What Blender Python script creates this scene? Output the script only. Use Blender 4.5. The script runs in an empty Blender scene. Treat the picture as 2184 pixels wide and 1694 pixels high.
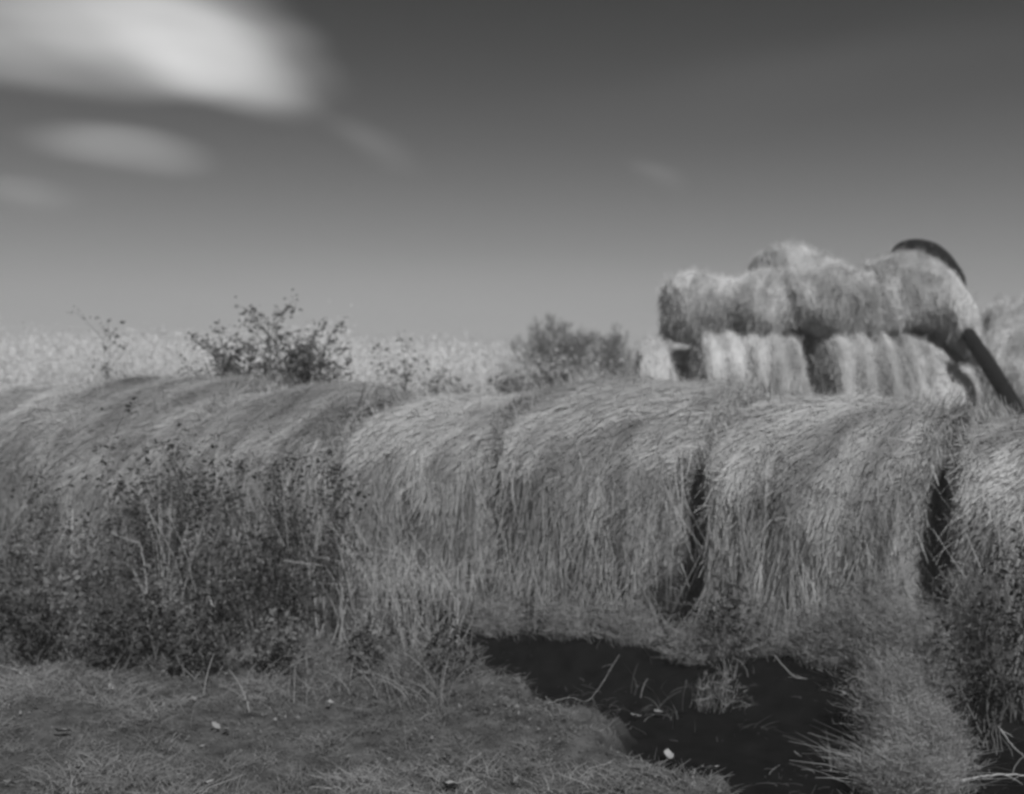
import bpy, math, random
import numpy as np
from mathutils import Vector, Matrix, Euler
rng = np.random.default_rng(7); random.seed(7)
sc = bpy.context.scene
C = sc.collection
R = math.radians
# ------------------------------------------------------------------ camera
F = 2342.0; PITCH = R(2.37); CAMZ = 1.75
cam_d = bpy.data.cameras.new('camera'); cam = bpy.data.objects.new('camera', cam_d); C.objects.link(cam)
cam.location = (0, 0, CAMZ); cam.rotation_euler = (R(90)-PITCH, 0, 0)
cam_d.sensor_width = 36; cam_d.lens = 36*F/2184; cam_d.clip_end = 2000; cam_d.clip_start = .05
cam_d.dof.use_dof = True; cam_d.dof.focus_distance = 4.1; cam_d.dof.aperture_fstop = 1.9
sc.camera = cam
# ------------------------------------------------------------------ light
SUN_EL, SUN_AZ = R(48), R(155)        # azimuth clockwise from +y (view direction): right and behind the camera
sd = bpy.data.lights.new('sun', 'SUN'); sd.energy = 4.3; sd.angle = R(.5); sd.color = (1, 1, 1)
sun = bpy.data.objects.new('sun', sd); C.objects.link(sun); sun.location = (20, -20, 30)
sv = Vector((math.sin(SUN_AZ)*math.cos(SUN_EL), math.cos(SUN_AZ)*math.cos(SUN_EL), math.sin(SUN_EL)))
sun.rotation_euler = sv.to_track_quat('Z', 'Y').to_euler()
W = bpy.data.worlds.new('World'); sc.world = W; W.use_nodes = True
SKY_STRENGTH = 0.10
def build_world():
    nt = W.node_tree; N = nt.nodes; Lk = nt.links; N.clear()
    def math_(op, a, b=None, clamp=False):
        n = N.new('ShaderNodeMath'); n.operation = op; n.use_clamp = clamp
        for i, v in enumerate((a, b)):
            if v is None: continue
            if isinstance(v, (int, float)): n.inputs[i].default_value = v
            else: Lk.new(v, n.inputs[i])
        return n.outputs[0]
    sky = N.new('ShaderNodeTexSky'); sky.sky_type = 'NISHITA'; sky.sun_disc = False
    sky.sun_elevation = SUN_EL; sky.sun_rotation = SUN_AZ
    sep = N.new('ShaderNodeSeparateColor'); Lk.new(sky.outputs[0], sep.inputs[0])
    red = sep.outputs[0]                                   # black and white film behind a red filter
    tc = N.new('ShaderNodeTexCoord'); sx = N.new('ShaderNodeSeparateXYZ'); Lk.new(tc.outputs['Generated'], sx.inputs[0])
    az = math_('ARCTAN2', sx.outputs[0], sx.outputs[1]); el = math_('ARCSINE', sx.outputs[2])
    cx = N.new('ShaderNodeCombineXYZ'); Lk.new(az, cx.inputs[0]); Lk.new(el, cx.inputs[1])
    # red-filter response: the high sky is darker than the horizon
    mr = N.new('ShaderNodeValToRGB'); e = mr.color_ramp; e.interpolation = 'B_SPLINE'
    e.elements[0].position = 0; e.elements[1].position = 1
    Lk.new(math_('DIVIDE', el, 1.5708, True), mr.inputs[0])
    e.elements[0].color = (SK[0],)*3+(1,); e.elements[1].color = (SK[-1],)*3+(1,)
    for p, v in zip(SKP[1:-1], SK[1:-1]):
        q = e.elements.new(p); q.color = (v, v, v, 1)
    base = math_('MULTIPLY', red, mr.outputs[0])
    # wind-drawn clouds
    nz = N.new('ShaderNodeTexNoise'); nz.inputs['Scale'].default_value = 6; nz.inputs['Detail'].default_value = 2
    mp = N.new('ShaderNodeMapping'); mp.inputs['Scale'].default_value = (.6, 2.6, 1); mp.inputs['Rotation'].default_value = (0, 0, R(18))
    Lk.new(cx.outputs[0], mp.inputs[0]); Lk.new(mp.outputs[0], nz.inputs['Vector'])
    wob = N.new('ShaderNodeVectorMath'); wob.operation = 'SCALE'; wob.inputs['Scale'].default_value = .05
    sub = N.new('ShaderNodeVectorMath'); sub.operation = 'SUBTRACT'; sub.inputs[1].default_value = (.5, .5, .5)
    Lk.new(nz.outputs['Color'], sub.inputs[0]); Lk.new(sub.outputs[0], wob.inputs[0])
    wv = N.new('ShaderNodeVectorMath'); wv.operation = 'ADD'; Lk.new(cx.outputs[0], wv.inputs[0]); Lk.new(wob.outputs[0], wv.inputs[1])
    tot = None
    for (px, py, rx, ry, rot, amp, sharp) in CLOUDS:
        v = ray(px, py); a = math.atan2(v.x, v.y); l = math.asin(v.z)
        m = N.new('ShaderNodeMapping'); m.vector_type = 'TEXTURE'
        m.inputs['Location'].default_value = (a, l, 0); m.inputs['Rotation'].default_value = (0, 0, R(rot))
        m.inputs['Scale'].default_value = (rx/F, ry/F, 1)
        Lk.new(wv.outputs[0], m.inputs[0])
        g = N.new('ShaderNodeTexGradient'); g.gradient_type = 'SPHERICAL'; Lk.new(m.outputs[0], g.inputs[0])
        s = N.new('ShaderNodeMapRange'); s.interpolation_type = 'SMOOTHSTEP'; s.inputs['From Max'].default_value = sharp
        Lk.new(g.outputs['Fac'], s.inputs['Value'])
        o = math_('MULTIPLY', s.outputs[0], amp)
        tot = o if tot is None else math_('ADD', tot, o)
    tex = math_('ADD', math_('MULTIPLY', nz.outputs['Fac'], .9), .55)
    tot = math_('MULTIPLY', tot, tex)
    tot = math_('MULTIPLY', tot, 1/SKY_STRENGTH)
    fin = math_('ADD', base, tot)
    bg = N.new('ShaderNodeBackground'); out = N.new('ShaderNodeOutputWorld')
    Lk.new(fin, bg.inputs[0]); bg.inputs[1].default_value = SKY_STRENGTH; Lk.new(bg.outputs[0], out.inputs[0])
def ray(px, py):
    u = (px-1092)/F; v = (847-py)/F
    return Vector((u, math.cos(PITCH)+v*math.sin(PITCH), -math.sin(PITCH)+v*math.cos(PITCH))).normalized()
def P(px, py, d):
    v = ray(px, py); k = d/v.y
    return Vector((v.x*k, d, CAMZ+v.z*k))
SKP = [0, .06, .12, .19, .26, .5, 1]
SK = [.44, .41, .265, .15, .105, .18, .30]
#          px   py    rx   ry  rot  amp  sharp
CLOUDS = [(300, 20, 470, 150, -14, .29, .75), (430, 100, 310, 105, -22, .20, .75), (-20, 60, 510, 110, -5, .25, .85),
          (250, 310, 210, 60, -8, .14, .85), (60, 425, 130, 40, -3, .05, 1), (800, 290, 150, 45, -25, .035, 1), (1400, 385, 90, 40, -30, .03, 1),
          (1000, 640, 1500, 120, 0, .02, 1), (1750, 160, 700, 90, 3, .012, 1)]
build_world()
sc.view_settings.view_transform = 'Standard'; sc.view_settings.look = 'None'
sc.view_settings.exposure = .22; sc.view_settings.gamma = 1
sc.render.engine = 'CYCLES'
cy = sc.cycles; cy.use_denoising = True; cy.max_bounces = 5; cy.diffuse_bounces = 3; cy.volume_bounces = 0
cy.use_adaptive_sampling = True; cy.filter_width = 2.8
# ------------------------------------------------------------------ helpers
_tab = rng.random(65536)
def _h(i, j, k, s):
    n = (i.astype(np.int64)*73856093) ^ (j.astype(np.int64)*19349663) ^ (k.astype(np.int64)*83492791) ^ (s*2654435)
    return _tab[(n ^ (n >> 13)) & 65535]
def noise(x, y, z=0., s=0):
    x, y, z = np.broadcast_arrays(np.asarray(x, float), np.asarray(y, float), np.asarray(z, float))
    i, j, k = np.floor(x), np.floor(y), np.floor(z); a, b, c = x-i, y-j, z-k
    a, b, c = (t*t*(3-2*t) for t in (a, b, c)); r = 0
    for di in (0, 1):
        for dj in (0, 1):
            for dk in (0, 1):
                r = r + (a if di else 1-a)*(b if dj else 1-b)*(c if dk else 1-c)*_h(i+di, j+dj, k+dk, s)
    return r*2-1
def fbm(x, y, z=0., s=0, o=3):
    r = 0; A = 1
    for q in range(o):
        r = r+A*noise(np.asarray(x)*2**q, np.asarray(y)*2**q, np.asarray(z)*2**q, s+q*17); A *= .5
    return r
def link(name, me, mat, parent=None):
    o = bpy.data.objects.new(name, me); C.objects.link(o)
    for m in (mat if isinstance(mat, (list, tuple)) else [mat]): me.materials.append(m)
    if parent: o.parent = parent
    return o
def tag(o, label=None, cat=None, group=None, kind=None):
    for k, v in (('label', label), ('category', cat), ('group', group), ('kind', kind)):
        if v: o[k] = v
    return o
def empty(name, loc):
    o = bpy.data.objects.new(name, None); C.objects.link(o); o.location = loc; o.empty_display_size = .1
    return o
class G:
    """collects vertices, faces and a per-vertex tone"""
    def __init__(s): s.v = []; s.q = []; s.t = []; s.c = []; s.n = 0; s.m = []
    def add(s, v, q, tone, coord=None, mi=0):
        v = np.asarray(v, np.float32).reshape(-1, 3); q = np.asarray(q, np.int32).reshape(-1, 4)
        s.v.append(v); s.q.append(q+s.n); s.n += len(v)
        s.t.append(np.broadcast_to(np.asarray(tone, np.float32), (len(v),)))
        s.c.append(v if coord is None else np.asarray(coord, np.float32).reshape(-1, 3))
        s.m.append(np.full(len(q), mi, np.int32))
    def ribbons(s, p, w, tone, side=None, coord=None, mi=0):
        """p (N,K,3) paths, w (N,) or (N,K) widths"""
        p = np.asarray(p, float); N, K, _ = p.shape
        if N == 0: return
        d = np.gradient(p, axis=1)
        if side is None:
            side = rng.normal(size=(N, 1, 3))
        side = np.cross(d, np.broadcast_to(side, p.shape)); side /= np.linalg.norm(side, axis=2, keepdims=True)+1e-9
        w = np.asarray(w, float); w = w[:, None]*np.linspace(1, .35, K)[None] if w.ndim == 1 else w
        a = p-side*w[..., None]/2; b = p+side*w[..., None]/2
        v = np.stack([a, b], 2).reshape(-1, 3)
        base = (np.arange(N)*K*2)[:, None]+(np.arange(K-1)*2)[None]
        q = np.stack([base, base+1, base+3, base+2], -1).reshape(-1, 4)
        tone = np.repeat(np.broadcast_to(tone, (N,)), K*2)
        if coord is not None: coord = np.repeat(coord, 2, axis=1)
        s.add(v, q, tone, coord, mi)
    def tube(s, pts, rad, tone=.5, n=6, mi=0):
        pts = np.asarray(pts, float); K = len(pts); rad = np.broadcast_to(rad, (K,))
        d = np.gradient(pts, axis=0); d /= np.linalg.norm(d, axis=1, keepdims=True)+1e-9
        up = np.array([0.13, .21, 1.]) if abs(d[0][2]) < .9 else np.array([1., .2, 0])
        a = np.cross(d, up); a /= np.linalg.norm(a, axis=1, keepdims=True); b = np.cross(d, a)
        th = np.arange(n)/n*2*math.pi
        v = pts[:, None]+rad[:, None, None]*(a[:, None]*np.cos(th)[None, :, None]+b[:, None]*np.sin(th)[None, :, None])
        i = (np.arange(K-1)*n)[:, None]; j = np.arange(n)[None]; j2 = (j+1) % n
        q = np.stack([i+j, i+j2, i+n+j2, i+n+j], -1)
        s.add(v, q, tone, None, mi)
        for e, sg in ((0, 1), ((K-1)*n, -1)):
            if n == 6: s.add(v.reshape(-1, 3)[e:e+6], [[0, 1, 2, 3], [0, 3, 4, 5]], tone, None, mi)
    def leaves(s, c, size, tone, flat=.6, mi=0):
        """leaf: a folded pair of quads around each centre"""
        c = np.asarray(c, float).reshape(-1, 3); N = len(c)
        if N == 0: return
        d = rng.normal(size=(N, 3)); d[:, 2] *= flat; d /= np.linalg.norm(d, axis=1, keepdims=True)
        e = rng.normal(size=(N, 3)); e = np.cross(d, e); e /= np.linalg.norm(e, axis=1, keepdims=True)
        n = np.cross(d, e); size = np.broadcast_to(size, (N,))[:, None]
        L = size; Wd = size*.26
        v = np.stack([c-d*L*.5, c-e*Wd+n*Wd*.35, c+d*L*.5-n*L*.15, c+e*Wd+n*Wd*.35, c+d*L*.0-n*Wd*.1], 1)
        b = (np.arange(N)*5)[:, None]
        q = np.concatenate([b+np.array([[0, 1, 2, 4]]), b+np.array([[0, 4, 2, 3]])], 0)
        s.add(v.reshape(-1, 3), q, np.repeat(np.broadcast_to(tone, (N,)), 5), None, mi)
    def build(s, name, mat, parent=None, smooth=True):
        me = bpy.data.meshes.new(name)
        v = np.concatenate(s.v); q = np.concatenate(s.q); t = np.concatenate(s.t); c = np.concatenate(s.c); m = np.concatenate(s.m)
        if parent is not None and hasattr(s, 'origin'): v = v-np.asarray(s.origin)
        me.vertices.add(len(v)); me.vertices.foreach_set('co', v.astype(np.float32).ravel())
        me.loops.add(len(q)*4); me.loops.foreach_set('vertex_index', q.astype(np.int32).ravel())
        me.polygons.add(len(q)); me.polygons.foreach_set('loop_start', np.arange(0, len(q)*4, 4, dtype=np.int32))
        me.polygons.foreach_set('material_index', m)
        me.update(calc_edges=True)
        if smooth: me.shade_smooth()
        a = me.attributes.new('tone', 'FLOAT', 'POINT'); a.data.foreach_set('value', t.astype(np.float32))
        a = me.attributes.new('flow', 'FLOAT_VECTOR', 'POINT'); a.data.foreach_set('vector', c.astype(np.float32).ravel())
        return link(name, me, mat, parent)
# ------------------------------------------------------------------ materials (grey: the photograph is black and white)
def mat(name, lo, hi, scale=(8, 8, 8), detail=4, rough=.9, attr=True, bump=.0, trans=0., big=0.):
    """base value between lo and hi, from the strand tone and noise along the 'flow' coordinate"""
    m = bpy.data.materials.new(name); m.use_nodes = True; nt = m.node_tree; N = nt.nodes; L = nt.links
    bs = N['Principled BSDF']; bs.inputs['Roughness'].default_value = rough; bs.inputs['Specular IOR Level'].default_value = .15
    a = N.new('ShaderNodeAttribute'); a.attribute_name = 'flow'
    mp = N.new('ShaderNodeMapping'); mp.inputs['Scale'].default_value = scale; L.new(a.outputs['Vector'], mp.inputs[0])
    nz = N.new('ShaderNodeTexNoise'); nz.inputs['Scale'].default_value = 1; nz.inputs['Detail'].default_value = detail; L.new(mp.outputs[0], nz.inputs['Vector'])
    def mth(op, x, y):
        n = N.new('ShaderNodeMath'); n.operation = op
        for i, v in enumerate((x, y)):
            if isinstance(v, (int, float)): n.inputs[i].default_value = v
            else: L.new(v, n.inputs[i])
        return n.outputs[0]
    f = mth('ADD', mth('MULTIPLY', mth('SUBTRACT', nz.outputs['Fac'], .5), 1.9), .5)
    if attr:
        t = N.new('ShaderNodeAttribute'); t.attribute_name = 'tone'
        f = mth('ADD', mth('MULTIPLY', f, .35), mth('MULTIPLY', t.outputs['Fac'], .68))
    if big:
        n2 = N.new('ShaderNodeTexNoise'); n2.inputs['Scale'].default_value = big; n2.inputs['Detail'].default_value = 3; L.new(a.outputs['Vector'], n2.inputs['Vector'])
        f = mth('ADD', f, mth('MULTIPLY', mth('SUBTRACT', n2.outputs['Fac'], .5), 1.3))
    r = N.new('ShaderNodeMapRange'); r.inputs['To Min'].default_value = lo; r.inputs['To Max'].default_value = hi
    L.new(f, r.inputs['Value'])
    cb = N.new('ShaderNodeCombineColor')
    for i in range(3): L.new(r.outputs[0], cb.inputs[i])
    L.new(cb.outputs[0], bs.inputs['Base Color'])
    if bump:
        b = N.new('ShaderNodeBump'); b.inputs['Strength'].default_value = bump; b.inputs['Distance'].default_value = .03
        L.new(nz.outputs['Fac'], b.inputs['Height']); L.new(b.outputs[0], bs.inputs['Normal'])
    if trans:
        tr = N.new('ShaderNodeBsdfTranslucent'); L.new(cb.outputs[0], tr.inputs[0]); mx = N.new('ShaderNodeMixShader'); mx.inputs[0].default_value = trans
        L.new(bs.outputs[0], mx.inputs[1]); L.new(tr.outputs[0], mx.inputs[2]); L.new(mx.outputs[0], N['Material Output'].inputs[0])
    return m
M_core = mat('hay_core', .05, .40, (26, 2.2, 6), 5, bump=.5)
M_straw = mat('straw', .11, .54, (9, 1.2, 3), 3, trans=.15)
M_core_old = mat('weathered_hay_core', .14, .58, (14, 6, 10), 5, bump=.6)
M_straw_old = mat('weathered_straw', .2, .72, (8, 3, 4), 3, trans=.15)
M_grass = mat('dry_grass_blades', .035, .30, (1.6, 1.6, 1.6), 3, trans=.2)
M_tuft = mat('rough_grass_blades', .03, .24, (3, 3, 3), 3, trans=.2)
M_pale = mat('pale_field_growth', .50, .85, (.8, .8, .8), 3, trans=.4)
M_weed = mat('dark_weed_leaf', .010, .07, (5, 5, 5), 2, trans=.2)
M_weedg = mat('mid_weed_leaf', .03, .20, (5, 5, 5), 2, trans=.2)
M_stem = mat('weed_stem', .05, .16, (5, 5, 5), 2)
M_stalk = mat('bleached_stalk', .12, .38, (5, 5, 5), 2)
M_bark = mat('bark', .09, .17, (5, 5, 5), 2)
M_leaf = mat('bleached_leaf', .12, .3, (20, 20, 20), 2, trans=.1)
M_pipe = mat('black_plastic', .004, .008, (5, 5, 5), 2, rough=.9)
# ------------------------------------------------------------------ ground
def sstep(a, b, x):
    t = np.clip((x-a)/(b-a), 0, 1); return t*t*(3-2*t)
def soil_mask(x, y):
    """1 where the bare soil of the sunken patch is coloured near-black"""
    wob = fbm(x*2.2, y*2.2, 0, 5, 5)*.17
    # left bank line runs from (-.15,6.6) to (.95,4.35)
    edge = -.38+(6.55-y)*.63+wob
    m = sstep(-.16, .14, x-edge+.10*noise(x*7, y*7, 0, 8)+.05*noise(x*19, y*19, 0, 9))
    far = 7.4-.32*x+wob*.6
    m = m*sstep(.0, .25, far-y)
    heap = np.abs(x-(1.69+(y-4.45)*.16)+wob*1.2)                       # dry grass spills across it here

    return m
def gz(x, y):
    x = np.asarray(x, float); y = np.asarray(y, float)
    z = .03*fbm(x*.9, y*.9, 0, 3)+.012*fbm(x*4, y*4, 0, 4)
    z = z-.20*soil_mask(x, y)*sstep(.1, .7, 6.9-.364*x-y)
    z = z+.42*sstep(8.8, 12.2, y)+.3*sstep(14, 40, y)
    d = np.hypot((x-.42), (y-4.95)*1.2); z = z+.07*np.exp(-(d/.22)**2)   # small hummock at the soil's edge
    return z
def ground():
    xs = np.unique(np.concatenate([np.linspace(-5, 5, 260), np.linspace(-300, -5, 40), np.linspace(5, 300, 40)]))
    ys = np.unique(np.concatenate([np.linspace(2.5, 9, 200), np.linspace(9, 30, 50), np.linspace(30, 320, 30), np.linspace(-60, 2.5, 20)]))
    X, Y = np.meshgrid(xs, ys); Z = gz(X, Y)
    nx, ny = len(xs), len(ys); g = G()
    i = np.arange(nx-1)[None]+(np.arange(ny-1)*nx)[:, None]
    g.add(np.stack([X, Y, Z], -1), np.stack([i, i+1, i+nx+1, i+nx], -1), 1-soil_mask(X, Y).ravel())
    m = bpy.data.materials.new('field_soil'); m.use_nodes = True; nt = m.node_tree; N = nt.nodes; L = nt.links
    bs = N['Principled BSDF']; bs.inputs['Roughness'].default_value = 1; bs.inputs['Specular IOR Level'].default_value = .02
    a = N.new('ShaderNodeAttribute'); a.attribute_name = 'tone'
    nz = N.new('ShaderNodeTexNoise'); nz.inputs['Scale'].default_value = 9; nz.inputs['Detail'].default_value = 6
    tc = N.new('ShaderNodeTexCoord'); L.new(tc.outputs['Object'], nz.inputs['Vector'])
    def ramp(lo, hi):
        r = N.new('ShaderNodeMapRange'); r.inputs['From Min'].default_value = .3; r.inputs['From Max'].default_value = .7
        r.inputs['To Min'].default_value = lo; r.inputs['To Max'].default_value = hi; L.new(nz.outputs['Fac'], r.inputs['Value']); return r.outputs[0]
    mx = N.new('ShaderNodeMix'); mx.data_type = 'FLOAT'; L.new(a.outputs['Fac'], mx.inputs['Factor']); L.new(ramp(.003, .007), mx.inputs[2]); L.new(ramp(.03, .10), mx.inputs[3])  # near-black ground colour inside the mask, dark grey outside
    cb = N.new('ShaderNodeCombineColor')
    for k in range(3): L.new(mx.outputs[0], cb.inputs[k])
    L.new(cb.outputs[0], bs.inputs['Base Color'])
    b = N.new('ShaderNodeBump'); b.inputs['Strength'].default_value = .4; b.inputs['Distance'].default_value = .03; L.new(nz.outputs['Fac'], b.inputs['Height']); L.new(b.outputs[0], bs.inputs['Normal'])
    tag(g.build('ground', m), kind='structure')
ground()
# ------------------------------------------------------------------ hay bales
def field_tone(fa, tr, s):
    """streaks along the lay of the straw plus weathered patches"""
    lo = np.clip(1-tr/1.0, 0, 1)
    return .35*noise(fa*5, tr*.8, 0, s+2)+.5*noise(fa*15, tr*1.1, 0, s+3)+.35*noise(fa*36, tr*2, 0, s+4)+(.6+.7*lo)*fbm(fa*2.4, tr*2.6, 0, s+6)+.5*lo*noise(fa*9, tr*6, 0, s+8)
def bale(name, label, loc, yaw, L, r, seed, mats, n_straw=14000, skew=.4, slump=.5, lump=.035, ridge=0., sag=0., tilt=0., roll=0.,
         squash=1., group=None, fuzz=1., tone=.5, skirt=0, taper=0., edge=7, shear=0., strand=1.):
    """round bale: local x is the roll's axis, -y its front; loc is the middle of its underside"""
    rr = np.random.default_rng(seed)
    def flow(th): return r*(.12*th+1.0*(1-np.cos(th))*(th > 0))
    def surf(a, th, off=0.):
        a = np.asarray(a, float); th = np.asarray(th, float)
        u = np.clip(np.abs(2*a/L), 0, 1); eg = edge*(1+(5*np.clip(np.sin(th), 0, 1)**2 if shear else 0)); w = (1-u**eg)**(1/eg)
        c, s = np.cos(th), np.sin(th)
        e = np.where(s < 0, 1-slump*.55, 1.)                          # the lower half slumps outwards
        yy = np.sign(c)*np.abs(c)**e; zz = np.where(s < 0, -np.abs(s)**e, s)
        rad = r*(1+taper*a/L)
        k = lump*(fbm(a*2.2+seed, th*1.1*r*1.5, 0, seed, 3)*1.2+noise(a*9, th*r*2.0+skew*a, 3., seed+5)*.45)
        if ridge: k = k+ridge*np.sin(a/L*2*math.pi*4.6+.6*np.sin(th*2+seed)+seed)*(1-.5*u)
        k = k+off
        x = a+skew*0*th+.03*noise(th*2, seed, 0, seed)+off*np.sign(a)*(u > .97)
        y = -(rad+k)*yy*w; z = (rad*squash+k)*zz*w+rad*squash
        ee = (1-w)*r*.15*noise(c*3*w, s*3*w, 0, seed+9); x = x+np.sign(a)*ee
        x = x+shear*y
        if sag: t = np.clip((a/L+.05)/.55, 0, 1); z = z-sag*t*t
        return np.stack([x, y, z], -1)
    us = np.concatenate([np.linspace(0, .84, 15), (1-np.linspace((1-.84**edge)**(1/edge)-.01, 0, 13)**edge)**(1/edge)])
    av = np.concatenate([-us[::-1], us[1:]])*L/2
    nt = 72; th = np.arange(nt)/nt*2*math.pi-math.pi/2
    A, T = np.meshgrid(av, th, indexing='ij')
    V = surf(A, T, -.012); na = len(av)
    i = (np.arange(na-1)*nt)[:, None]; j = np.arange(nt)[None]; j2 = (j+1) % nt
    g = G(); co = np.stack([A-skew*flow(T), T*r, A*0+seed], -1)
    fa = A-skew*flow(T)
    g.add(V, np.stack([i+j, i+nt+j, i+nt+j2, i+j2], -1), np.clip(.38+.5*field_tone(fa, T*r, seed), 0, 1).ravel(), co, 0)
    # straw lying round the roll
    n = n_straw; K = 5
    a0 = (rr.random(n)*2-1)*L/2*.99; t0 = R(-55)+rr.random(n)*R(245)
    ln = (rr.gamma(3., .075, n)+.08)*strand
    dirn = rr.normal(0, .2*fuzz/strand**1.5, n)
    dirn = dirn+.45*noise(a0*3.1, t0*r*2.6, 0, seed+12)+np.where(rr.random(n) < .14, rr.normal(0, 1.1, n), 0)
    s = np.linspace(0, 1, K)[None]
    tt = t0[:, None]+s*(ln*np.cos(dirn))[:, None]/r
    aa = a0[:, None]+s*(ln*np.sin(dirn))[:, None]+skew*(flow(tt)-flow(t0)[:, None])
    aa = np.clip(aa, -L/2*.998, L/2*.998)
    lift = (rr.random(n)*.012)[:, None]+(rr.random(n)**4*.06*fuzz)[:, None]*np.abs(s*2-1)**2
    p = surf(aa, tt, lift)
    p += np.cumsum(rr.normal(0, .004*fuzz, p.shape), 1)
    tn = np.clip(tone+.75*field_tone(a0-skew*flow(t0), t0*r, seed)+rr.normal(0, .07, n), 0, 1)
    nrm = np.stack([0*t0, -np.cos(t0), np.sin(t0)], -1)[:, None]
    g.ribbons(p, rr.uniform(.002, .0048, n), tn, side=nrm+rr.normal(0, .12, (n, 1, 3)), coord=np.stack([aa, tt*r, aa*0+seed], -1), mi=1)
    # frayed ends of the roll
    n = n_straw//4; w0 = np.sqrt(rr.random(n)); sgn = np.sign(rr.random(n)-.5); t0 = rr.random(n)*2*math.pi
    u0 = (1-np.clip(w0, 0, .999)**7)**(1/7); d = rr.random(n)*2*math.pi; ln = rr.uniform(.05, .22, n)
    p0 = surf(sgn*u0*L/2, t0, .0)[:, None]
    dd = np.stack([sgn*rr.random(n)*.5, np.cos(d), np.sin(d)], -1)[:, None]
    p = p0+dd*(ln[:, None]*s)[..., None]*.9; p[..., 0] += (sgn*.012)[:, None]; p[..., 2] -= (ln**2*.6)[:, None]*s**2
    g.ribbons(p, rr.uniform(.003, .008, n), np.clip(rr.normal(.45, .2, n), 0, 1), coord=p, mi=1)
    # flyaway ends along the top and shoulders
    n = int(n_straw*.12*fuzz); a0 = (rr.random(n)*2-1)*L/2; t0 = R(-30)+rr.random(n)*R(215)
    p0 = surf(np.clip(a0, -L*.495, L*.495), t0)[:, None]; nn = np.stack([0*t0, -np.cos(t0), np.sin(t0)], -1)+rr.normal(0, .9, (n, 3)); ln = rr.uniform(.04, .13, n)
    p = p0+nn[:, None]*(ln[:, None]*s)[..., None]*.7; p[..., 2] -= (ln*.35)[:, None]*s**2
    g.ribbons(p, rr.uniform(.002, .005, n), np.clip(rr.normal(.6, .2, n), 0, 1), coord=p, mi=1)
    o = g.build(name, mats)
    o.location = loc; o.rotation_euler = (roll, tilt, yaw)
    if skirt:                                                          # long loose stems hanging down the front to the ground
        h = G(); n = skirt
        a0 = (rr.random(n)*2-1)*L/2*.97
        cl = noise(a0*5, seed, 0, seed+31)
        t0 = R(-35)+rr.random(n)*R(75); ln = rr.uniform(.12, .5, n)*(1+.6*cl)
        kp = noise(a0*4, t0*2, 0, seed+33)+.25*rr.normal(size=n) > -.05; a0, t0, ln, cl = a0[kp], t0[kp], ln[kp], cl[kp]; n = len(a0)
        p0 = surf(a0, t0, .01)
        s2 = np.linspace(0, 1, 6)[None]
        x = p0[:, 0][:, None]+(rr.normal(-.03, .2, n)*ln)[:, None]*s2+(rr.normal(0, .05, n))[:, None]*s2**2
        z = p0[:, 2][:, None]-ln[:, None]*s2
        ln = np.minimum(ln, np.maximum(p0[:, 2]-rr.random(n)*.3, .05)); z = p0[:, 2][:, None]-ln[:, None]*s2
        # follow the bulge then fall free
        zz = np.clip((z-r*squash)/(r*squash), 0, 1); front = -(r+.015)*np.sqrt(1-zz**2)
        y = np.minimum(front, p0[:, 1][:, None])-(rr.random(n)**2*.10)[:, None]*s2-.02*s2
        h.ribbons(np.stack([x, y, z], -1), rr.uniform(.0025, .006, n), np.clip(.36+.7*noise(a0*6, p0[:, 2]*3, 0, seed+40)+rr.normal(0, .16, n), 0, 1), coord=np.stack([x, z, x*0], -1))
        ch = h.build('loose_straw', M_straw, o)
    tag(o, label, 'hay bale', group)
    return o
PSI = R(-20); EA = Vector((math.cos(PSI), math.sin(PSI), 0)); EF = Vector((math.sin(PSI), -math.cos(PSI), 0))
FR = Vector((-1.1, 7.3, 0))                                            # a point of the row's front line
# (t start, t end, top height, yaw offset deg, label)
ROW = [(-4.15, -2.64, 1.46, 0, 0, 'pale slumped round bale cut off by the left edge of the photo'),
       (-2.63, -1.38, 1.50, 1, 0, 'round bale with bright streaked shoulder behind the dark weeds at far left'),
       (-1.29, -.15, 1.49, -1, 0, 'dull round bale behind the tall stalks, left of the first dark vertical gap'),
       (.02, 1.04, 1.51, 1, 0, 'narrow round bale just right of the first dark gap, with pale arcs over its shoulder'),
       (1.11, 2.33, 1.53, -1, 0, 'round bale in the middle of the row, smooth pale patch low on its front'),
       (2.41, 3.57, 1.53, 0, 2.6, 'round bale with long combed straw, left of the widest black gap'),
       (3.84, 5.05, 1.42, -4, -1, 'round bale right of the widest black gap, cut off by the right edge')]
for k, (t0, t1, h, dy, ti, lab) in enumerate(ROW):
    L = t1-t0; r = h/2+.02
    c = FR+EA*((t0+t1)/2+.21)-EF*(r+(.02*math.sin(k*2.1)))
    z = float(gz(c.x, c.y))-.03
    bale('round_bale', lab, (c.x, c.y, z), PSI+R(dy), L, r, 11+k*7, [M_core, M_straw], n_straw=30000, skew=.6, slump=.3, lump=.05, edge=6, shear=.42, strand=1.25,
         squash=(h-.03)/2/r, tilt=R(ti), group='round bales laid end to end in the front row', skirt=2200, tone=(.75, .62, .42, .5, .5, .52, .44)[k])
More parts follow.
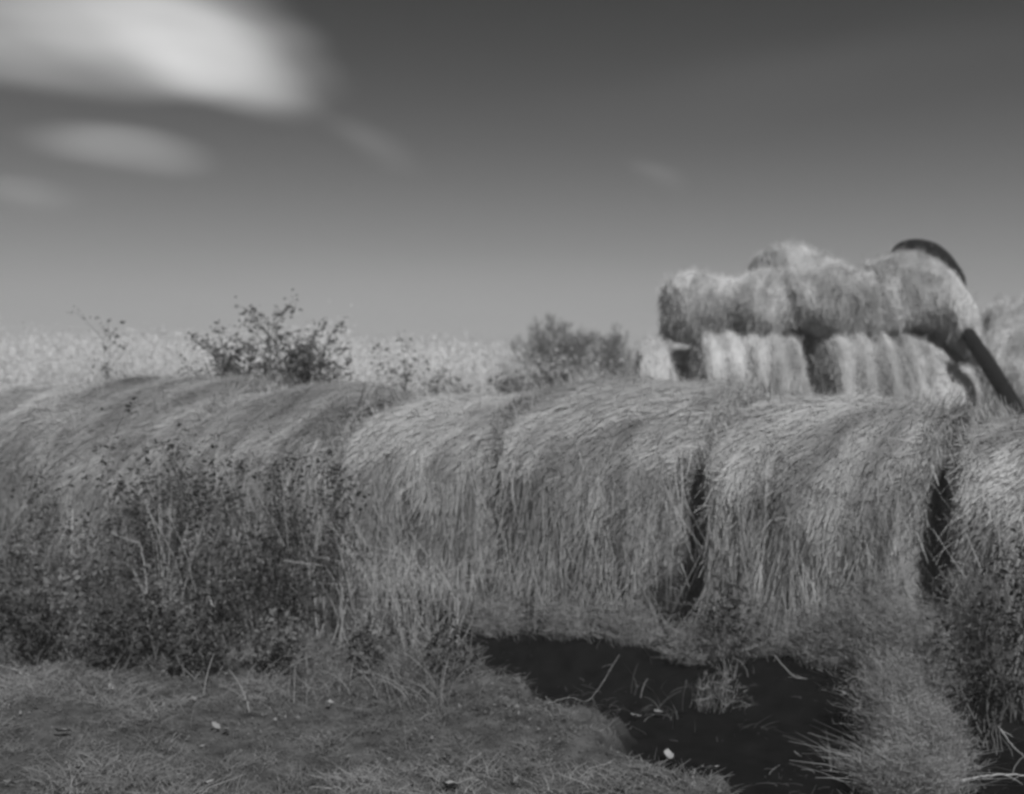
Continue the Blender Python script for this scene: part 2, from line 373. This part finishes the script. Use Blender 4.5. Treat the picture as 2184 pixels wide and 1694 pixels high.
# ---- the stack behind
def sb(name, label, px, top, d, wpx, r, yaw=0, **kw):
    c = P(px, top, d); L = wpx*d/F
    sq = kw.get('squash', 1)
    return bale(name, label, (c.x, c.y, c.z-2*r*sq), R(yaw), L, r, kw.pop('seed'), [M_core_old, M_straw_old], fuzz=kw.pop('fuzz', 1.6), **kw)
GS = 'weathered bales piled up behind the front row'
sb('round_bale', 'ribbed lower bale of the pile, directly under the shaggy overhanging bale', 1590, 714, 13.1, 214, .74, 0, seed=101, ridge=.05, lump=.035, group=GS, skew=.05, tone=.62, edge=9)
sb('round_bale', 'ribbed lower bale of the pile between the two black gaps, under the middle bale', 1848, 712, 13.1, 220, .74, -2, seed=113, ridge=.045, lump=.045, group=GS, skew=-.15, tone=.62, tilt=R(2), edge=8)
sb('round_bale', 'pale lower bale at the right foot of the pile, under the drooping bale', 2012, 785, 12.8, 110, .60, -12, seed=127, lump=.07, group=GS, tone=.72)
sb('round_bale', 'pale bale alone at the left end of the pile, black shade to its right', 1390, 738, 13.0, 72, .70, -4, seed=131, lump=.03, group=GS, tone=.85, skew=.3, edge=4)
sb('round_bale', 'shaggy upper bale overhanging the left end of the pile', 1548, 586, 13.45, 258, .68, -4, edge=5, seed=137, lump=.075, group=GS, tone=.6, fuzz=1.5, squash=.58)
sb('round_bale', 'upper middle bale of the pile, between the shaggy overhanging bale and the highest one', 1756, 568, 13.42, 180, .70, -3, seed=139, lump=.07, group=GS, tone=.58, fuzz=1.4, squash=.60, edge=8, ridge=.02)
sb('round_bale', 'highest and biggest upper bale, drooping at its right end under the black pipe', 1955, 548, 13.4, 230, .72, -8, seed=149, lump=.055, group=GS, sag=.62, tone=.58, fuzz=1.4, squash=.66, edge=5)
sb('round_bale', 'bright bale end poking up from behind, above the middle of the pile', 1688, 541, 14.7, 140, .70, 22, seed=151, lump=.06, group=GS, tone=.85, fuzz=2, edge=4)
sb('round_bale', 'broken bale leaning at the right end of the pile, beyond the black pipe', 2150, 668, 13.5, 190, .80, -20, seed=157, lump=.10, group=GS, tone=.68, fuzz=3, tilt=R(10), edge=5)
for k, (px, d, lab) in enumerate(((1520, 14.9, 'shaded lower bale in the black gap behind the ribbed bale, at the left'), (1850, 15.0, 'lower bale behind the ribbed bales, under the highest bale'), (1700, 16.7, 'lower bale at the very back of the pile'))):
    sb('round_bale', lab, px, 735, d, 200, .72, 0, seed=171+k, group=GS, n_straw=1500)
# ---- black pipe bent over the pile
pp = [(1890, 575, 13.5), (1916, 537, 13.4), (1948, 527, 13.3), (1988, 538, 13.2), (2022, 567, 13.15), (2045, 604, 13.25), (2040, 640, 13.45), (2052, 690, 13.2), (2074, 727, 12.4), (2113, 786, 12.0), (2156, 856, 11.7), (2215, 960, 11.4), (2240, 1030, 11.3)]
q = np.array([P(*a) for a in pp]); tt = np.linspace(0, len(q)-1, 70); 
def cat(pts, t):
    i = int(min(max(math.floor(t), 0), len(pts)-2)); f = t-i
    p0, p1, p2, p3 = pts[max(i-1, 0)], pts[i], pts[i+1], pts[min(i+2, len(pts)-1)]
    return .5*((2*p1)+(-p0+p2)*f+(2*p0-5*p1+4*p2-p3)*f*f+(-p0+3*p1-3*p2+p3)*f**3)
g = G(); g.tube([cat(q, t) for t in tt], np.interp(tt, [0, 1, 3, 5, 7, 11], [.03, .08, .115, .085, .08, .09]), .5, 12)
tag(g.build('bent_pipe', M_pipe), 'bent black plastic pipe arching over the right end of the bale pile', 'pipe')
# ------------------------------------------------------------------ plants
def plant(name, label, cat_, x, y, h, stems, spread, leaf, nleaf, seed, mstem, mleaf, group=None, rad=.006, crown=.35, curl=.2, side=2, lean=0.):
    rr = np.random.default_rng(seed); z0 = float(gz(x, y))-.02
    root = empty(name, (x, y, z0)); S = G(); Lf = G(); cen = []
    for k in range(stems):
        hh = h*rr.uniform(.6, 1) if k else h
        a = rr.random()*2*math.pi; s = spread*rr.random()**.6 if k else spread*.15
        K = 9; t = np.linspace(0, 1, K)
        dx = s*np.cos(a)*t**1.4+curl*.12*np.sin(t*5+a)*t+lean*t**2; dy = s*np.sin(a)*t**1.4*.7+curl*.1*np.cos(t*4+a)*t
        pts = np.stack([dx+rr.normal(0, .03), dy+rr.normal(0, .03), hh*t*(1-.08*t)], -1)
        S.tube(pts, rad*(1-.75*t), rr.random(), 4)
        cen.append(pts[-1]+rr.normal(0, .01, (3, 3)))
        for q_ in range(side+int(rr.random()*2)):
            u = rr.uniform(crown, .95); b0 = np.array([np.interp(u, t, pts[:, c]) for c in range(3)]); an = rr.random()*2*math.pi
            bl = h*rr.uniform(.08, .24); tb = np.linspace(0, 1, 5)[:, None]
            bp = b0+tb*np.array([np.cos(an)*bl*.7, np.sin(an)*bl*.6, bl*.8])-tb**2*np.array([0, 0, bl*.35])*rr.random()
            S.tube(bp, rad*.5*(1-.6*tb[:, 0]), rr.random(), 4)
            cen.append(bp[-1]+rr.normal(0, .01, (2, 3))); cen.append(bp[2:]+rr.normal(0, .02, (3, 3)))
        m = int(8*(1-crown)); uu = rr.uniform(crown, 1, m)
        cen.append(np.stack([np.interp(uu, t, pts[:, c]) for c in range(3)], -1))
    cen = np.concatenate(cen)
    idx = rr.integers(0, len(cen), nleaf); c = cen[idx]+rr.normal(0, leaf*.75, (nleaf, 3))
    Lf.leaves(c, leaf*rr.uniform(.4, 1.2, nleaf), np.clip(rr.normal(.5, .25, nleaf), 0, 1))
    S.build('stem', mstem, root); Lf.build('foliage', mleaf, root)
    tag(root, label, cat_, group); return root
def at(px, d): return ((px-1092)/F*d, d)
# dark seed-headed weeds behind the row (d ~ 10)
GB = 'dark weeds sticking up behind the front row'
for k, (px, top, sp, ns, nl, lab) in enumerate((
        (478, 700, .22, 5, 420, 'dark bushy weed with curled heads, left one behind the row'),
        (590, 662, .16, 4, 260, 'tallest dark weed behind the row, its stem reaching well above the horizon'),
        (640, 722, .30, 7, 620, 'broad dark drooping weed right of the tallest weed behind the row'),
        (540, 745, .30, 6, 420, 'low dark weed filling the space between the tall weeds behind the row'),
        (700, 765, .20, 4, 200, 'low grey weed at the right end of the dark weed clump'),
        (862, 722, .08, 2, 60, 'thin faint weed standing alone over the middle left of the row'),
        (238, 688, .06, 2, 50, 'thin faint weed standing alone above the leftmost bales'))):
    d = 10.2+.15*k; x, y = at(px, d); h = P(px, top, d).z-float(gz(x, y))
    plant('tall_weed', lab, 'weed', x, y, h*1.10, ns*2, sp*1.15, .06, int(nl*2.6), 300+k, M_stem, M_weedg, GB, rad=.013 if k < 5 else .006, crown=.66, curl=.5, side=5)
# leafy weeds in front of the left bales
GF = 'weeds growing in front of the left bales'
fw = [(40, 1060, 6.9, .45, 8, 900, 1, 'spreading weed at the left edge under the pale bale'), (130, 960, 7.1, .4, 5, 420, 0, 'open twiggy weed in front of the leftmost streaked bale'),
      (265, 850, 7.2, .35, 4, 380, 0, 'tall arching weed reaching the bale tops at the left'), (375, 900, 7.0, .16, 5, 700, 0, 'dense dark weed with a leafy head between the left bales'),
      (430, 930, 6.9, .16, 5, 600, 0, 'dark narrow weed beside the densest left weed'), (330, 1080, 6.8, .3, 7, 800, 0, 'low dark leafy weed under the dense weed'),
      (200, 1080, 6.6, .4, 8, 900, 1, 'grey leafy weed mid height at the left'), (600, 930, 6.9, .3, 6, 600, 0, 'dark leafy weed among the tall stalks'),
      (690, 950, 6.9, .15, 4, 420, 0, 'dark weed just left of the first dark gap'), (540, 1070, 6.6, .3, 7, 700, 0, 'low dark weed at the foot of the tall stalks'),
      (120, 1180, 6.1, .45, 9, 1100, 1, 'low spreading grey weed near the left edge'), (330, 1200, 6.2, .4, 8, 900, 1, 'low grey weed in front of the dark left weeds'),
      (15, 1190, 6.5, .4, 8, 800, 0, 'low dark weed at the left edge'), (470, 1190, 6.3, .35, 8, 700, 0, 'low dark tangled weed left of the stalks'),
      (640, 1180, 6.4, .3, 7, 600, 0, 'low dark tangled weed below the first dark gap')]
fw += [(300, 960, 7.0, .16, 6, 650, 0, 'tall thin dark weed left of the dense dark weed'), (480, 980, 6.9, .16, 6, 600, 0, 'tall thin dark weed between the dense weed and the stalks'),
       (620, 1020, 6.8, .14, 6, 650, 0, 'dark upright weed filling the gap in the stalks'), (725, 1010, 6.75, .10, 5, 450, 0, 'narrow dark weed standing in the first dark gap'),
       (60, 1240, 5.95, .5, 10, 1100, 0, 'wide low black-looking weed at the lower left edge'), (230, 1260, 5.95, .4, 9, 900, 0, 'low dark weed beside the wide one at the lower left'),
       (420, 1290, 5.9, .35, 8, 700, 0, 'low dark weed at the edge of the short grass, left'), (590, 1310, 5.9, .3, 8, 600, 1, 'low grey weed at the edge of the short grass below the stalks'),
       (800, 1300, 5.9, .25, 7, 450, 1, 'low grey weed at the foot of the narrow bale'), (960, 1330, 5.8, .2, 7, 350, 0, 'small dark weed at the left tip of the dark soil')]
NL = len(fw)
fw += [(2130, 1290, 5.3, .25, 6, 500, 0, 'dark low weed under the rightmost bale'), (2180, 1150, 5.5, .25, 8, 700, 0, 'dark weed at the right edge under the rightmost bale'), (2030, 1330, 5.4, .16, 5, 300, 0, 'grey tangled weed below the widest black gap'), (1560, 1250, 6.1, .14, 5, 350, 0, 'small dark weed under the gap between the middle and the combed bale')]
for k, (px, top, d, sp, ns, nl, ml, lab) in enumerate(fw):
    x, y = at(px, d); h = P(px, top, d).z-float(gz(x, y))
    plant('leafy_weed', lab, 'weed', x, y, h*(1.06 if px > 200 else .92), int(ns*1.7), sp*.9, .045, int(nl*(.45 if px < 220 else .62)), 400+k, M_stem, M_weedg if ml else M_weed, GF if k < NL else 'weeds at the foot of the right bales', rad=.005, crown=.25, curl=.8, side=3)
# tall bleached stalks at the left of the row
def stalks(label, px, top, d, n, spread, seed, group, m=M_stalk, w=.007):
    rr = np.random.default_rng(seed); x, y = at(px, d); z0 = float(gz(x, y)); h = P(px, top, d).z-z0
    g = G(); t = np.linspace(0, 1, 8)[None]
    b = rr.normal(0, spread*.55, (n, 2)); hh = h*rr.uniform(.5, 1, n); ln = rr.normal(0, .14, (n, 2)); cu = rr.normal(0, .07, n)
    px_ = b[:, :1]+ln[:, :1]*t**1.5+cu[:, None]*np.sin(t*4); py_ = b[:, 1:]*.6+ln[:, 1:]*t**1.5
    fold = (rr.random(n) < .3)[:, None]*np.clip(t-.7, 0, 1)*1.6
    g.ribbons(np.stack([px_+fold*.3*np.sign(ln[:, :1]), py_, hh[:, None]*(t-fold*.5)], -1), rr.uniform(.5, 1.2, n)*w, np.clip(rr.normal(.45, .25, n), 0, 1), coord=None)
    o = g.build('dry_stalks', m); o.location = (x, y, z0-.01); tag(o, label, 'dry grass', group)
GT = 'clumps of tall dry stalks along the row'
for k, (px, top, d, n, sp, lab) in enumerate(((500, 960, 6.9, 40, .12, 'clump of tall bleached stalks at the left of the stalk patch'), (560, 930, 6.8, 60, .14, 'dense clump of bleached upright stalks in front of the dull bale'),
        (655, 960, 6.8, 45, .12, 'clump of bleached stalks just left of the first dark gap'), (350, 1000, 6.6, 30, .10, 'few curved pale stalks among the dark left weeds'),
        (780, 1050, 6.6, 90, .18, 'pale stalks standing right of the first dark gap'), (900, 1080, 6.5, 80, .2, 'pale stalks at the foot of the narrow bale'),
        (2120, 1010, 5.75, 70, .16, 'tangled stalks in front of the rightmost bale'))):
    stalks(lab, px, top, d, n, sp, 500+k, GT)
# feathery clumps of fine dry grass on the dark soil
def feather(label, px, off, top, w, n, lean, seed):
    """off: distance in front of the row's front line"""
    rr = np.random.default_rng(seed); u = (px-1092)/F; y = (6.9-off)/(1+.364*u); x = u*y
    h = (P(px, top, y).z-float(gz(x, y)))/.66
    g = G(); t = np.linspace(0, 1, 6)[None]
    b = rr.normal(0, .07, (n, 2))*np.array([1, .6]); a = rr.random(n)*2*math.pi; sp = w*rr.random(n)**.7; hh = h*rr.uniform(.25, 1, n)**1.2*(1-.35*(sp/w)**2)
    X = b[:, :1]+(np.cos(a)*sp)[:, None]*t**1.3+lean*hh[:, None]*t**1.5+np.cumsum(rr.normal(0, .006, (n, 6)), 1)
    Y = b[:, 1:]+(np.sin(a)*sp*.8)[:, None]*t**1.3+np.cumsum(rr.normal(0, .006, (n, 6)), 1); Z = hh[:, None]*(t-.3*t**3)
    p = np.stack([X, Y, Z], -1); tn = np.clip(rr.normal(.5, .2, n), 0, 1)
    g.ribbons(p, rr.uniform(.0012, .003, n), tn)
    m = n*5; i = rr.integers(0, n, m); j = rr.integers(2, 6, m); q0 = p[i, j]; d = rr.normal(0, 1, (m, 3)); d[:, 2] = np.abs(d[:, 2])*.6; d *= (rr.uniform(.02, .06, m)/np.linalg.norm(d, axis=1))[:, None]
    s3 = np.linspace(0, 1, 3)[None, :, None]
    g.ribbons(q0[:, None]+d[:, None]*s3, rr.uniform(.001, .0028, m), np.clip(rr.normal(.6, .2, m), 0, 1))
    o = g.build('feathery_grass', M_feather); o.location = (x, y, float(gz(x, y))-.01); tag(o, label, 'grass clump', 'feathery dry grass clumps on the dark soil')
M_feather = mat('feathery_dry_grass', .08, .42, (6, 6, 6), 2, trans=.25)
for k, (px, off, top, w, n, lean, lab) in enumerate((
        (1880, 0.10, 1225, .26, 2600, .0, 'tall pale feathery clump in front of the combed bale, left of the widest gap'),
        (1975, .40, 1270, .26, 2400, -.1, 'tall pale feathery clump below the widest black gap'),
        (1775, 0.13, 1275, .24, 1800, .05, 'wide pale feathery clump at the middle of the foot of the combed bale'),
        (1950, .85, 1375, .24, 2000, -.15, 'pale feathery clump in the middle of the tongue of spilled grass'),
        (1990, 1.25, 1480, .20, 1600, -.1, 'pale feathery clump lower on the tongue of spilled grass'),
        (1965, 1.60, 1570, .18, 1200, -.1, 'ragged feathery clump above the arching twig'),
        (1620, 0.08, 1270, .20, 1300, 0, 'feathery clump at the left foot of the combed bale'),
        (1490, 0.23, 1310, .22, 800, .1, 'feathery clump spreading below the narrow dark gap'),
        (1350, 0.08, 1270, .2, 700, -.1, 'feathery clump at the foot of the middle bale, on its right'),
        (1210, 0.10, 1260, .2, 500, 0, 'feathery clump at the foot of the middle bale, on its left'),
        (1060, 0.13, 1260, .2, 500, 0, 'feathery clump below the small dark slit'),
        (1530, .6, 1415, .10, 70, .2, 'small faint tuft out on the middle of the dark soil'),
        (2120, 0.13, 1190, .24, 1300, -.1, 'grey feathery clump at the right edge under the bale'))):
    feather(lab, px, off, top, w, n, lean, 800+k)
# ------------------------------------------------------------------ grass (stuff)
def blades(name, label, cat_, pts, hgt, wid, tone, m, bend=.6, K=4, up=1.):
    n = len(pts); a = rng.random(n)*2*math.pi; b = bend*hgt*rng.uniform(.3, 1.3, n); t = np.linspace(0, 1, K)[None]
    z = gz(pts[:, 0], pts[:, 1])-.005
    p = np.stack([pts[:, :1]+np.cos(a)[:, None]*b[:, None]*t**1.6, pts[:, 1:]+np.sin(a)[:, None]*b[:, None]*t**1.6,
                  z[:, None]+hgt[:, None]*(t-.35*np.minimum(bend, 1)*t**2)*up], -1)
    g = G(); g.ribbons(p, wid, np.clip(tone, 0, 1)); o = g.build(name, m); tag(o, label, cat_, kind='stuff'); return o
def scatter(n, x0, x1, y0, y1, dens):
    x = rng.uniform(x0, x1, n); y = rng.uniform(y0, y1, n); k = rng.random(n) < dens(x, y); return np.stack([x[k], y[k]], -1)
pts = scatter(300000, -4.4, 4.2, 3.4, 8.2, lambda x, y: (1-soil_mask(x, y))*np.clip(.65+.5*fbm(x*3, y*3, 0, 41)+.4*noise(x*11, y*11, 0, 45), .45, 1)*(np.abs(x) < .55*y+.3))
n = len(pts); cl = fbm(pts[:, 0]*2.3, pts[:, 1]*2.3, 0, 42)
blades('grass', 'short dry trampled grass covering the foreground', 'grass', pts, np.clip(.035+.03*cl+.025*noise(pts[:, 0]*9, pts[:, 1]*9, 0, 46), .015, .17)*rng.uniform(.5, 1.8, n), rng.uniform(.0025, .005, n), .38+.38*cl+.3*fbm(pts[:, 0]*8, pts[:, 1]*8, 0, 44)+rng.normal(0, .14, n), M_grass, bend=1.3, K=3)
# rough tangled growth at the foot of the row
def foot(x, y):
    f = (7.3-.364*(x+1.1)); dd = f-y                                    # distance in front of the row's front line
    return dd
pts = scatter(190000, -4.4, 4.0, 4.2, 8.6, lambda x, y: np.exp(-((foot(x, y)-.25-.4*(x < 0)*sstep(-2.8, -1, x))/(.5+.25*(x < 0)))**2)*np.clip(.5+.8*fbm(x*2.5, y*2.5, 0, 51), .05, 1)*np.where(x < -.3, 1., np.where(foot(x, y) < .22+.12*fbm(x*5, y*2, 0, 55), .22, .012)))
n = len(pts); cl = fbm(pts[:, 0]*3, pts[:, 1]*3, 0, 52)
blades('rough_grass', 'tangled rough grass along the foot of the bales', 'grass', pts, np.clip(.15+.11*cl, .04, .4)*rng.uniform(.4, 1.3, n), rng.uniform(.003, .008, n),
       .45+.35*cl+rng.normal(0, .2, n), M_tuft, bend=.9, K=5)
# dry grass spilling from the right bales over the dark soil
pts = scatter(40000, .2, 3.4, 3.9, 5.2, lambda x, y: np.clip(np.exp(-((x-(1.69+(y-4.45)*.16+.12*noise(y*2, 0, 0, 61)))/(.12+.14*np.clip(y-4.6, 0, 2)))**2)*sstep(4.1, 4.7, y+.25*noise(x*5, 0, 0, 63)), 0, 1)*np.clip(.55+.7*fbm(x*3, y*3, 0, 62), .02, 1))
n = len(pts); cl = fbm(pts[:, 0]*4, pts[:, 1]*4, 0, 63)
blades('spilled_grass', 'tongue of loose dry grass spilling from the right bales over the dark soil', 'grass', pts, rng.uniform(.05, .2, n), rng.uniform(.003, .007, n),
       .5+.3*cl+rng.normal(0, .2, n), M_tuft, bend=1.6, K=4)
# dead leaves and clods through the short grass
pts = scatter(32000, -4, 3, 3.7, 7.2, lambda x, y: (1-soil_mask(x, y))*np.clip(.35+.8*fbm(x*2.5, y*2.5, 0, 47), .05, 1)*(np.abs(x) < .5*y+.2)*(foot(x, y) > .1)); n = len(pts)
g = G(); z = gz(pts[:, 0], pts[:, 1])+rng.uniform(.0, .035, n)
g.leaves(np.stack([pts[:, 0], pts[:, 1], z], -1), rng.gamma(3, .004, n)+.005, np.clip(rng.normal(.35, .3, n), 0, 1), flat=.3)
tag(g.build('leaf_litter', mat('leaf_litter', .02, .20, (8, 8, 8), 2)), 'dead leaves and crumbs of straw lying through the short grass', 'leaf litter', kind='stuff')
# sparse bits on the soil
pts = scatter(3500, -.6, 3.2, 3.9, 7.0, lambda x, y: soil_mask(x, y)*np.clip(.2+1.2*fbm(x*2.5, y*2.5, 0, 71), 0, 1))
n = len(pts)
blades('scattered_straw', 'sparse bits of straw and stems on the dark soil', 'straw', pts, rng.uniform(.015, .07, n), rng.uniform(.0015, .004, n), rng.random(n)*.9, M_tuft, bend=2.2, K=4)
# pale tall growth of the field behind
def field(name, label, y0, y1, n, hb, m, seed, wid=(.01, .03)):
    pts = scatter(n, -.55*y1, .56*y1, y0, y1, lambda x, y: (np.abs(x) < .52*y+1)*np.where((y < 27.5) & (np.abs(x/y-.06) < .075), .1, 1)*np.clip(.7+.6*fbm(x*.7, y*.7, 0, seed), .1, 1)); n = len(pts)
    cl = fbm(pts[:, 0]*.6, pts[:, 1]*.6, 0, seed+1); ft = np.where(pts[:, 0] < -.15*pts[:, 1], 1.13, .98)
    h = hb*(1+.13*cl)*rng.uniform(.6, 1.08, n)*ft
    a = rng.random(n)*2*math.pi; t = np.linspace(0, 1, 4)[None]; b = h*.12
    z = gz(pts[:, 0], pts[:, 1]); g = G()
    p = np.stack([pts[:, :1]+np.cos(a)[:, None]*b[:, None]*t**2, pts[:, 1:]+np.sin(a)[:, None]*b[:, None]*t**2, z[:, None]+h[:, None]*t], -1)
    g.ribbons(p, rng.uniform(*wid, n)*.4, np.clip(.45+.4*cl+rng.normal(0, .15, n), 0, 1))
    k = 16; c = p[:, -1][:, None]+rng.normal(0, .09, (n, k, 3))*np.array([1, 1, 1.5]); c[..., 2] -= rng.random((n, k))*.35*h[:, None]
    g.leaves(c.reshape(-1, 3), rng.uniform(.02, .07, n*k), np.repeat(np.clip(.6+.25*cl+rng.normal(0, .12, n), 0, 1), k))
    tag(g.build(name, m), label, 'tall grass', kind='stuff')
field('tall_grass', 'tall pale fluffy growth of the field behind the row', 17, 27, 12000, 1.33, M_pale, 81)
field('far_tall_grass', 'farther pale growth along the horizon', 27, 60, 12000, 1.30, M_pale, 91)
# darker scrub at the foot of the bare trees and left of the pile
for k, (px, top, d, lab) in enumerate(((1180, 790, 13.5, 'dark low bush under the bare tree'), (1318, 775, 14.5, 'low bush just left of the pile'), (1090, 795, 14, 'small grey bush left of the bare tree'), (935, 790, 14, 'small grey bush above the narrow bale'))):
    x, y = at(px, d); h = P(px, top, d).z-float(gz(x, y))
    plant('low_bush', lab, 'bush', x, y, h, 9, .45, .09, 700, 600+k, M_stem, M_weedg, 'low bushes behind the row', rad=.01, crown=.4, curl=.5, side=4)
# ------------------------------------------------------------------ bare trees
def bare_tree(label, px, top, d, wpx, seed):
    rr = random.Random(seed); x, y = at(px, d); z0 = float(gz(x, y)); h = P(px, top, d).z-z0; wd = wpx*d/F
    root = empty('bare_tree', (x, y, z0)); tr = G(); br = G(); tw = []
    def grow(p, dr, ln, rad, depth):
        pts = [p]; n = 5
        for i in range(n):
            dr = (dr+Vector((rr.gauss(0, .12), rr.gauss(0, .12), rr.gauss(.05, .08)))).normalized(); p = p+dr*ln/n; pts.append(p)
        arr = np.array([tuple(v) for v in pts])
        if depth <= 3: (tr if depth == 0 else br).tube(arr, np.linspace(rad, rad*.6, n+1), rr.random(), 5)
        else: tw.append((arr, rad))
        if depth >= 6: return
        for i in range(3 if depth < 5 else 4):
            j = rr.randint(2, n); q_ = Vector(arr[j]); a = rr.random()*2*math.pi
            side = Vector((math.cos(a), math.sin(a)*.8, rr.uniform(-.1, .5)))
            nd = (dr*.9+side*rr.uniform(.5, .95)*(1 if depth else 1.2)).normalized()
            grow(q_, nd, ln*rr.uniform(.62, .8), rad*.55, depth+1)
    for k in range(5): grow(Vector(((k-2)*.06, rr.gauss(0, .1), -.05)), Vector(((k-2)*.22, rr.uniform(-.3, .3), 1)).normalized(), h*.36, .055, 0)
    for k in range(6): 
        arr = np.array([a for a, _ in tw])
    mx = arr[..., 2].max(); s = h/mx; wx = np.percentile(np.abs(arr[..., 0]), 97); sx = (wd/2)/wx
    sc_ = np.array([sx, sx, s])
    br.ribbons(arr*1.0, np.full(len(arr), .012), .5)
    for gg in (tr, br): gg.v = [v*sc_ for v in gg.v]
    tr.build('trunk', M_bark, root); br.build('branches', M_bark, root)
    tag(root, label, 'tree', 'bare trees on the horizon')
bare_tree('taller bare leafless tree with a forked trunk on the horizon', 1188, 664, 26, 165, 5)
bare_tree('lower bare leafless tree touching the taller one, right towards the bale pile', 1284, 684, 27, 125, 9)
# ------------------------------------------------------------------ small things on the ground
def leaf(px, py, size, label, seed, long=1.6):
    rr = np.random.default_rng(seed)
    v = ray(px, py); k = -CAMZ/v.z
    for _ in range(12):
        x, y = v.x*k, v.y*k; k = (float(gz(x, y))+.03-CAMZ)/v.z
    a, b = np.meshgrid(np.linspace(-1, 1, 9), np.linspace(-1, 1, 7), indexing='ij')
    w = (1-np.abs(a)**2.2)*.9+.05
    X = a*long*.5; Y = b*w*.5; Z = .28*(Y**2)*3+.25*a*a+.05*rr.normal(size=a.shape)
    g = G(); i = (np.arange(8)*7)[:, None]+np.arange(6)[None]
    V = np.stack([X, Y, Z], -1)*size; top = V+np.array([0, 0, .0012])
    g.add(V, np.stack([i, i+7, i+8, i+1], -1), rr.random()); g.add(top, np.stack([i, i+1, i+8, i+7], -1), rr.random())
    o = g.build('fallen_leaf', M_leaf); o.location = (x, y, CAMZ+v.z*k); o.rotation_euler = (rr.normal(0, .4), rr.normal(0, .4), rr.random()*6.28)
    tag(o, label, 'leaf', 'pale curled leaves lying on the ground')
for k, (px, py, s, lab) in enumerate(((133, 1560, .05, 'pale curled leaf standing in the grass near the left edge'), (460, 1549, .032, 'upright pale leaf, left of two close together'), (483, 1558, .035, 'flat pale leaf, right of two close together'),
        (438, 1466, .04, 'dull pale leaf above the pair of close leaves'), (414, 1492, .03, 'small pale leaf above left of the close pair'), (446, 1670, .03, 'small pale leaf at the bottom, left of centre'), (962, 1676, .055, 'long pale leaf at the bottom centre'),
        (1280, 1396, .07, 'pale leaf clump on the dark soil under the middle bale'), (1356, 1528, .04, 'bright leaf at the left rim of the dark soil'), (1405, 1520, .04, 'bright leaf beside the rim leaf, on its right'),
        (1517, 1640, .05, 'curled bright leaf at the lower rim of the dark soil'), (2098, 1392, .055, 'bright round curled leaf near the right edge'), (1700, 1610, .025, 'small pale leaf on the dark soil near the bottom'), (1425, 1612, .05, 'slanted bright leaf at the tip of the grass bank'),
        (705, 1500, .035, 'dull leaf in the middle of the foreground grass'), (165, 1638, .04, 'dull flat leaf in the lower left corner grass'), (235, 1466, .035, 'dull leaf above the left edge leaf'))):
    leaf(px, py, s, lab, 700+k)
def twig(label, pts, rad, fork=0, seed=0, m=M_stalk):
    rr = np.random.default_rng(seed); W_ = []
    for px, py, hz in pts:
        v = ray(px, py); k = -CAMZ/v.z
        for _ in range(12):
            x, y = v.x*k, v.y*k; k = (float(gz(x, y))+hz-CAMZ)/v.z
        W_.append(np.array([x, y, CAMZ+v.z*k]))
    g = G(); tt = np.linspace(0, len(W_)-1, 8*len(W_)); c = np.array([cat(W_, t) for t in tt])+rr.normal(0, .0015, (len(tt), 3))
    g.tube(c, rad*np.linspace(1, .5, len(tt)), .8, 6)
    for f in range(fork):
        j = rr.integers(4, len(c)-3); d = rr.normal(0, 1, 3); d[2] = rr.uniform(-.3, .6); d *= .08/np.linalg.norm(d); t = np.linspace(0, 1, 6)[:, None]
        g.tube(c[j]+d*t*rr.uniform(.5, 1.2)+np.array([0, 0, -.03])*t**2, rad*.5*np.linspace(1, .4, 6), .7, 6)
    o = g.build('fallen_twig', m); tag(o, label, 'twig', 'pale twigs lying in the lower right corner')
twig('long arching pale twig in the bottom right corner', [(1930, 1700, .01), (1990, 1677, .04), (2060, 1662, .07), (2130, 1652, .07), (2200, 1655, .05)], .006, 7, 1)
twig('short straight pale twig at the right edge above the arching twig', [(2128, 1566, .02), (2160, 1592, .03), (2190, 1618, .02)], .005, 1, 2)
twig('slanted pale twig right of the spilled grass', [(2000, 1395, .03), (2030, 1408, .04), (2062, 1422, .02)], .005, 0, 3)
twig('thin pale twig by the right edge near the round leaf', [(2140, 1360, .05), (2165, 1395, .05), (2184, 1430, .03)], .004, 3, 4)
twig('thin faint twig lying on the middle of the dark soil', [(1650, 1470, .02), (1690, 1492, .03), (1720, 1500, .02)], .003, 1, 5)
twig('forked faint twig at the left end of the dark soil', [(1170, 1500, .02), (1215, 1488, .03), (1260, 1470, .04), (1320, 1452, .03)], .0018, 4, 6)
# ------------------------------------------------------------------ haze
HAZE = .004
def haze():
    me = bpy.data.meshes.new('haze'); x0, x1, y0, y1, z0, z1 = -320, 320, -70, 330, -1.5, 8
    v = [(x, y, z) for z in (z0, z1) for y in (y0, y1) for x in (x0, x1)]
    me.from_pydata(v, [], [(0, 2, 3, 1), (4, 5, 7, 6), (0, 1, 5, 4), (2, 6, 7, 3), (0, 4, 6, 2), (1, 3, 7, 5)])
    m = bpy.data.materials.new('haze'); m.use_nodes = True; N = m.node_tree.nodes; N.remove(N['Principled BSDF'])
    p = N.new('ShaderNodeVolumePrincipled'); p.inputs['Color'].default_value = (.9, .9, .9, 1); p.inputs['Density'].default_value = HAZE
    m.node_tree.links.new(p.outputs[0], N['Material Output'].inputs['Volume'])
    tag(link('haze', me, m), 'thin pale haze in the air over the field', 'haze', kind='stuff')
if HAZE: haze()
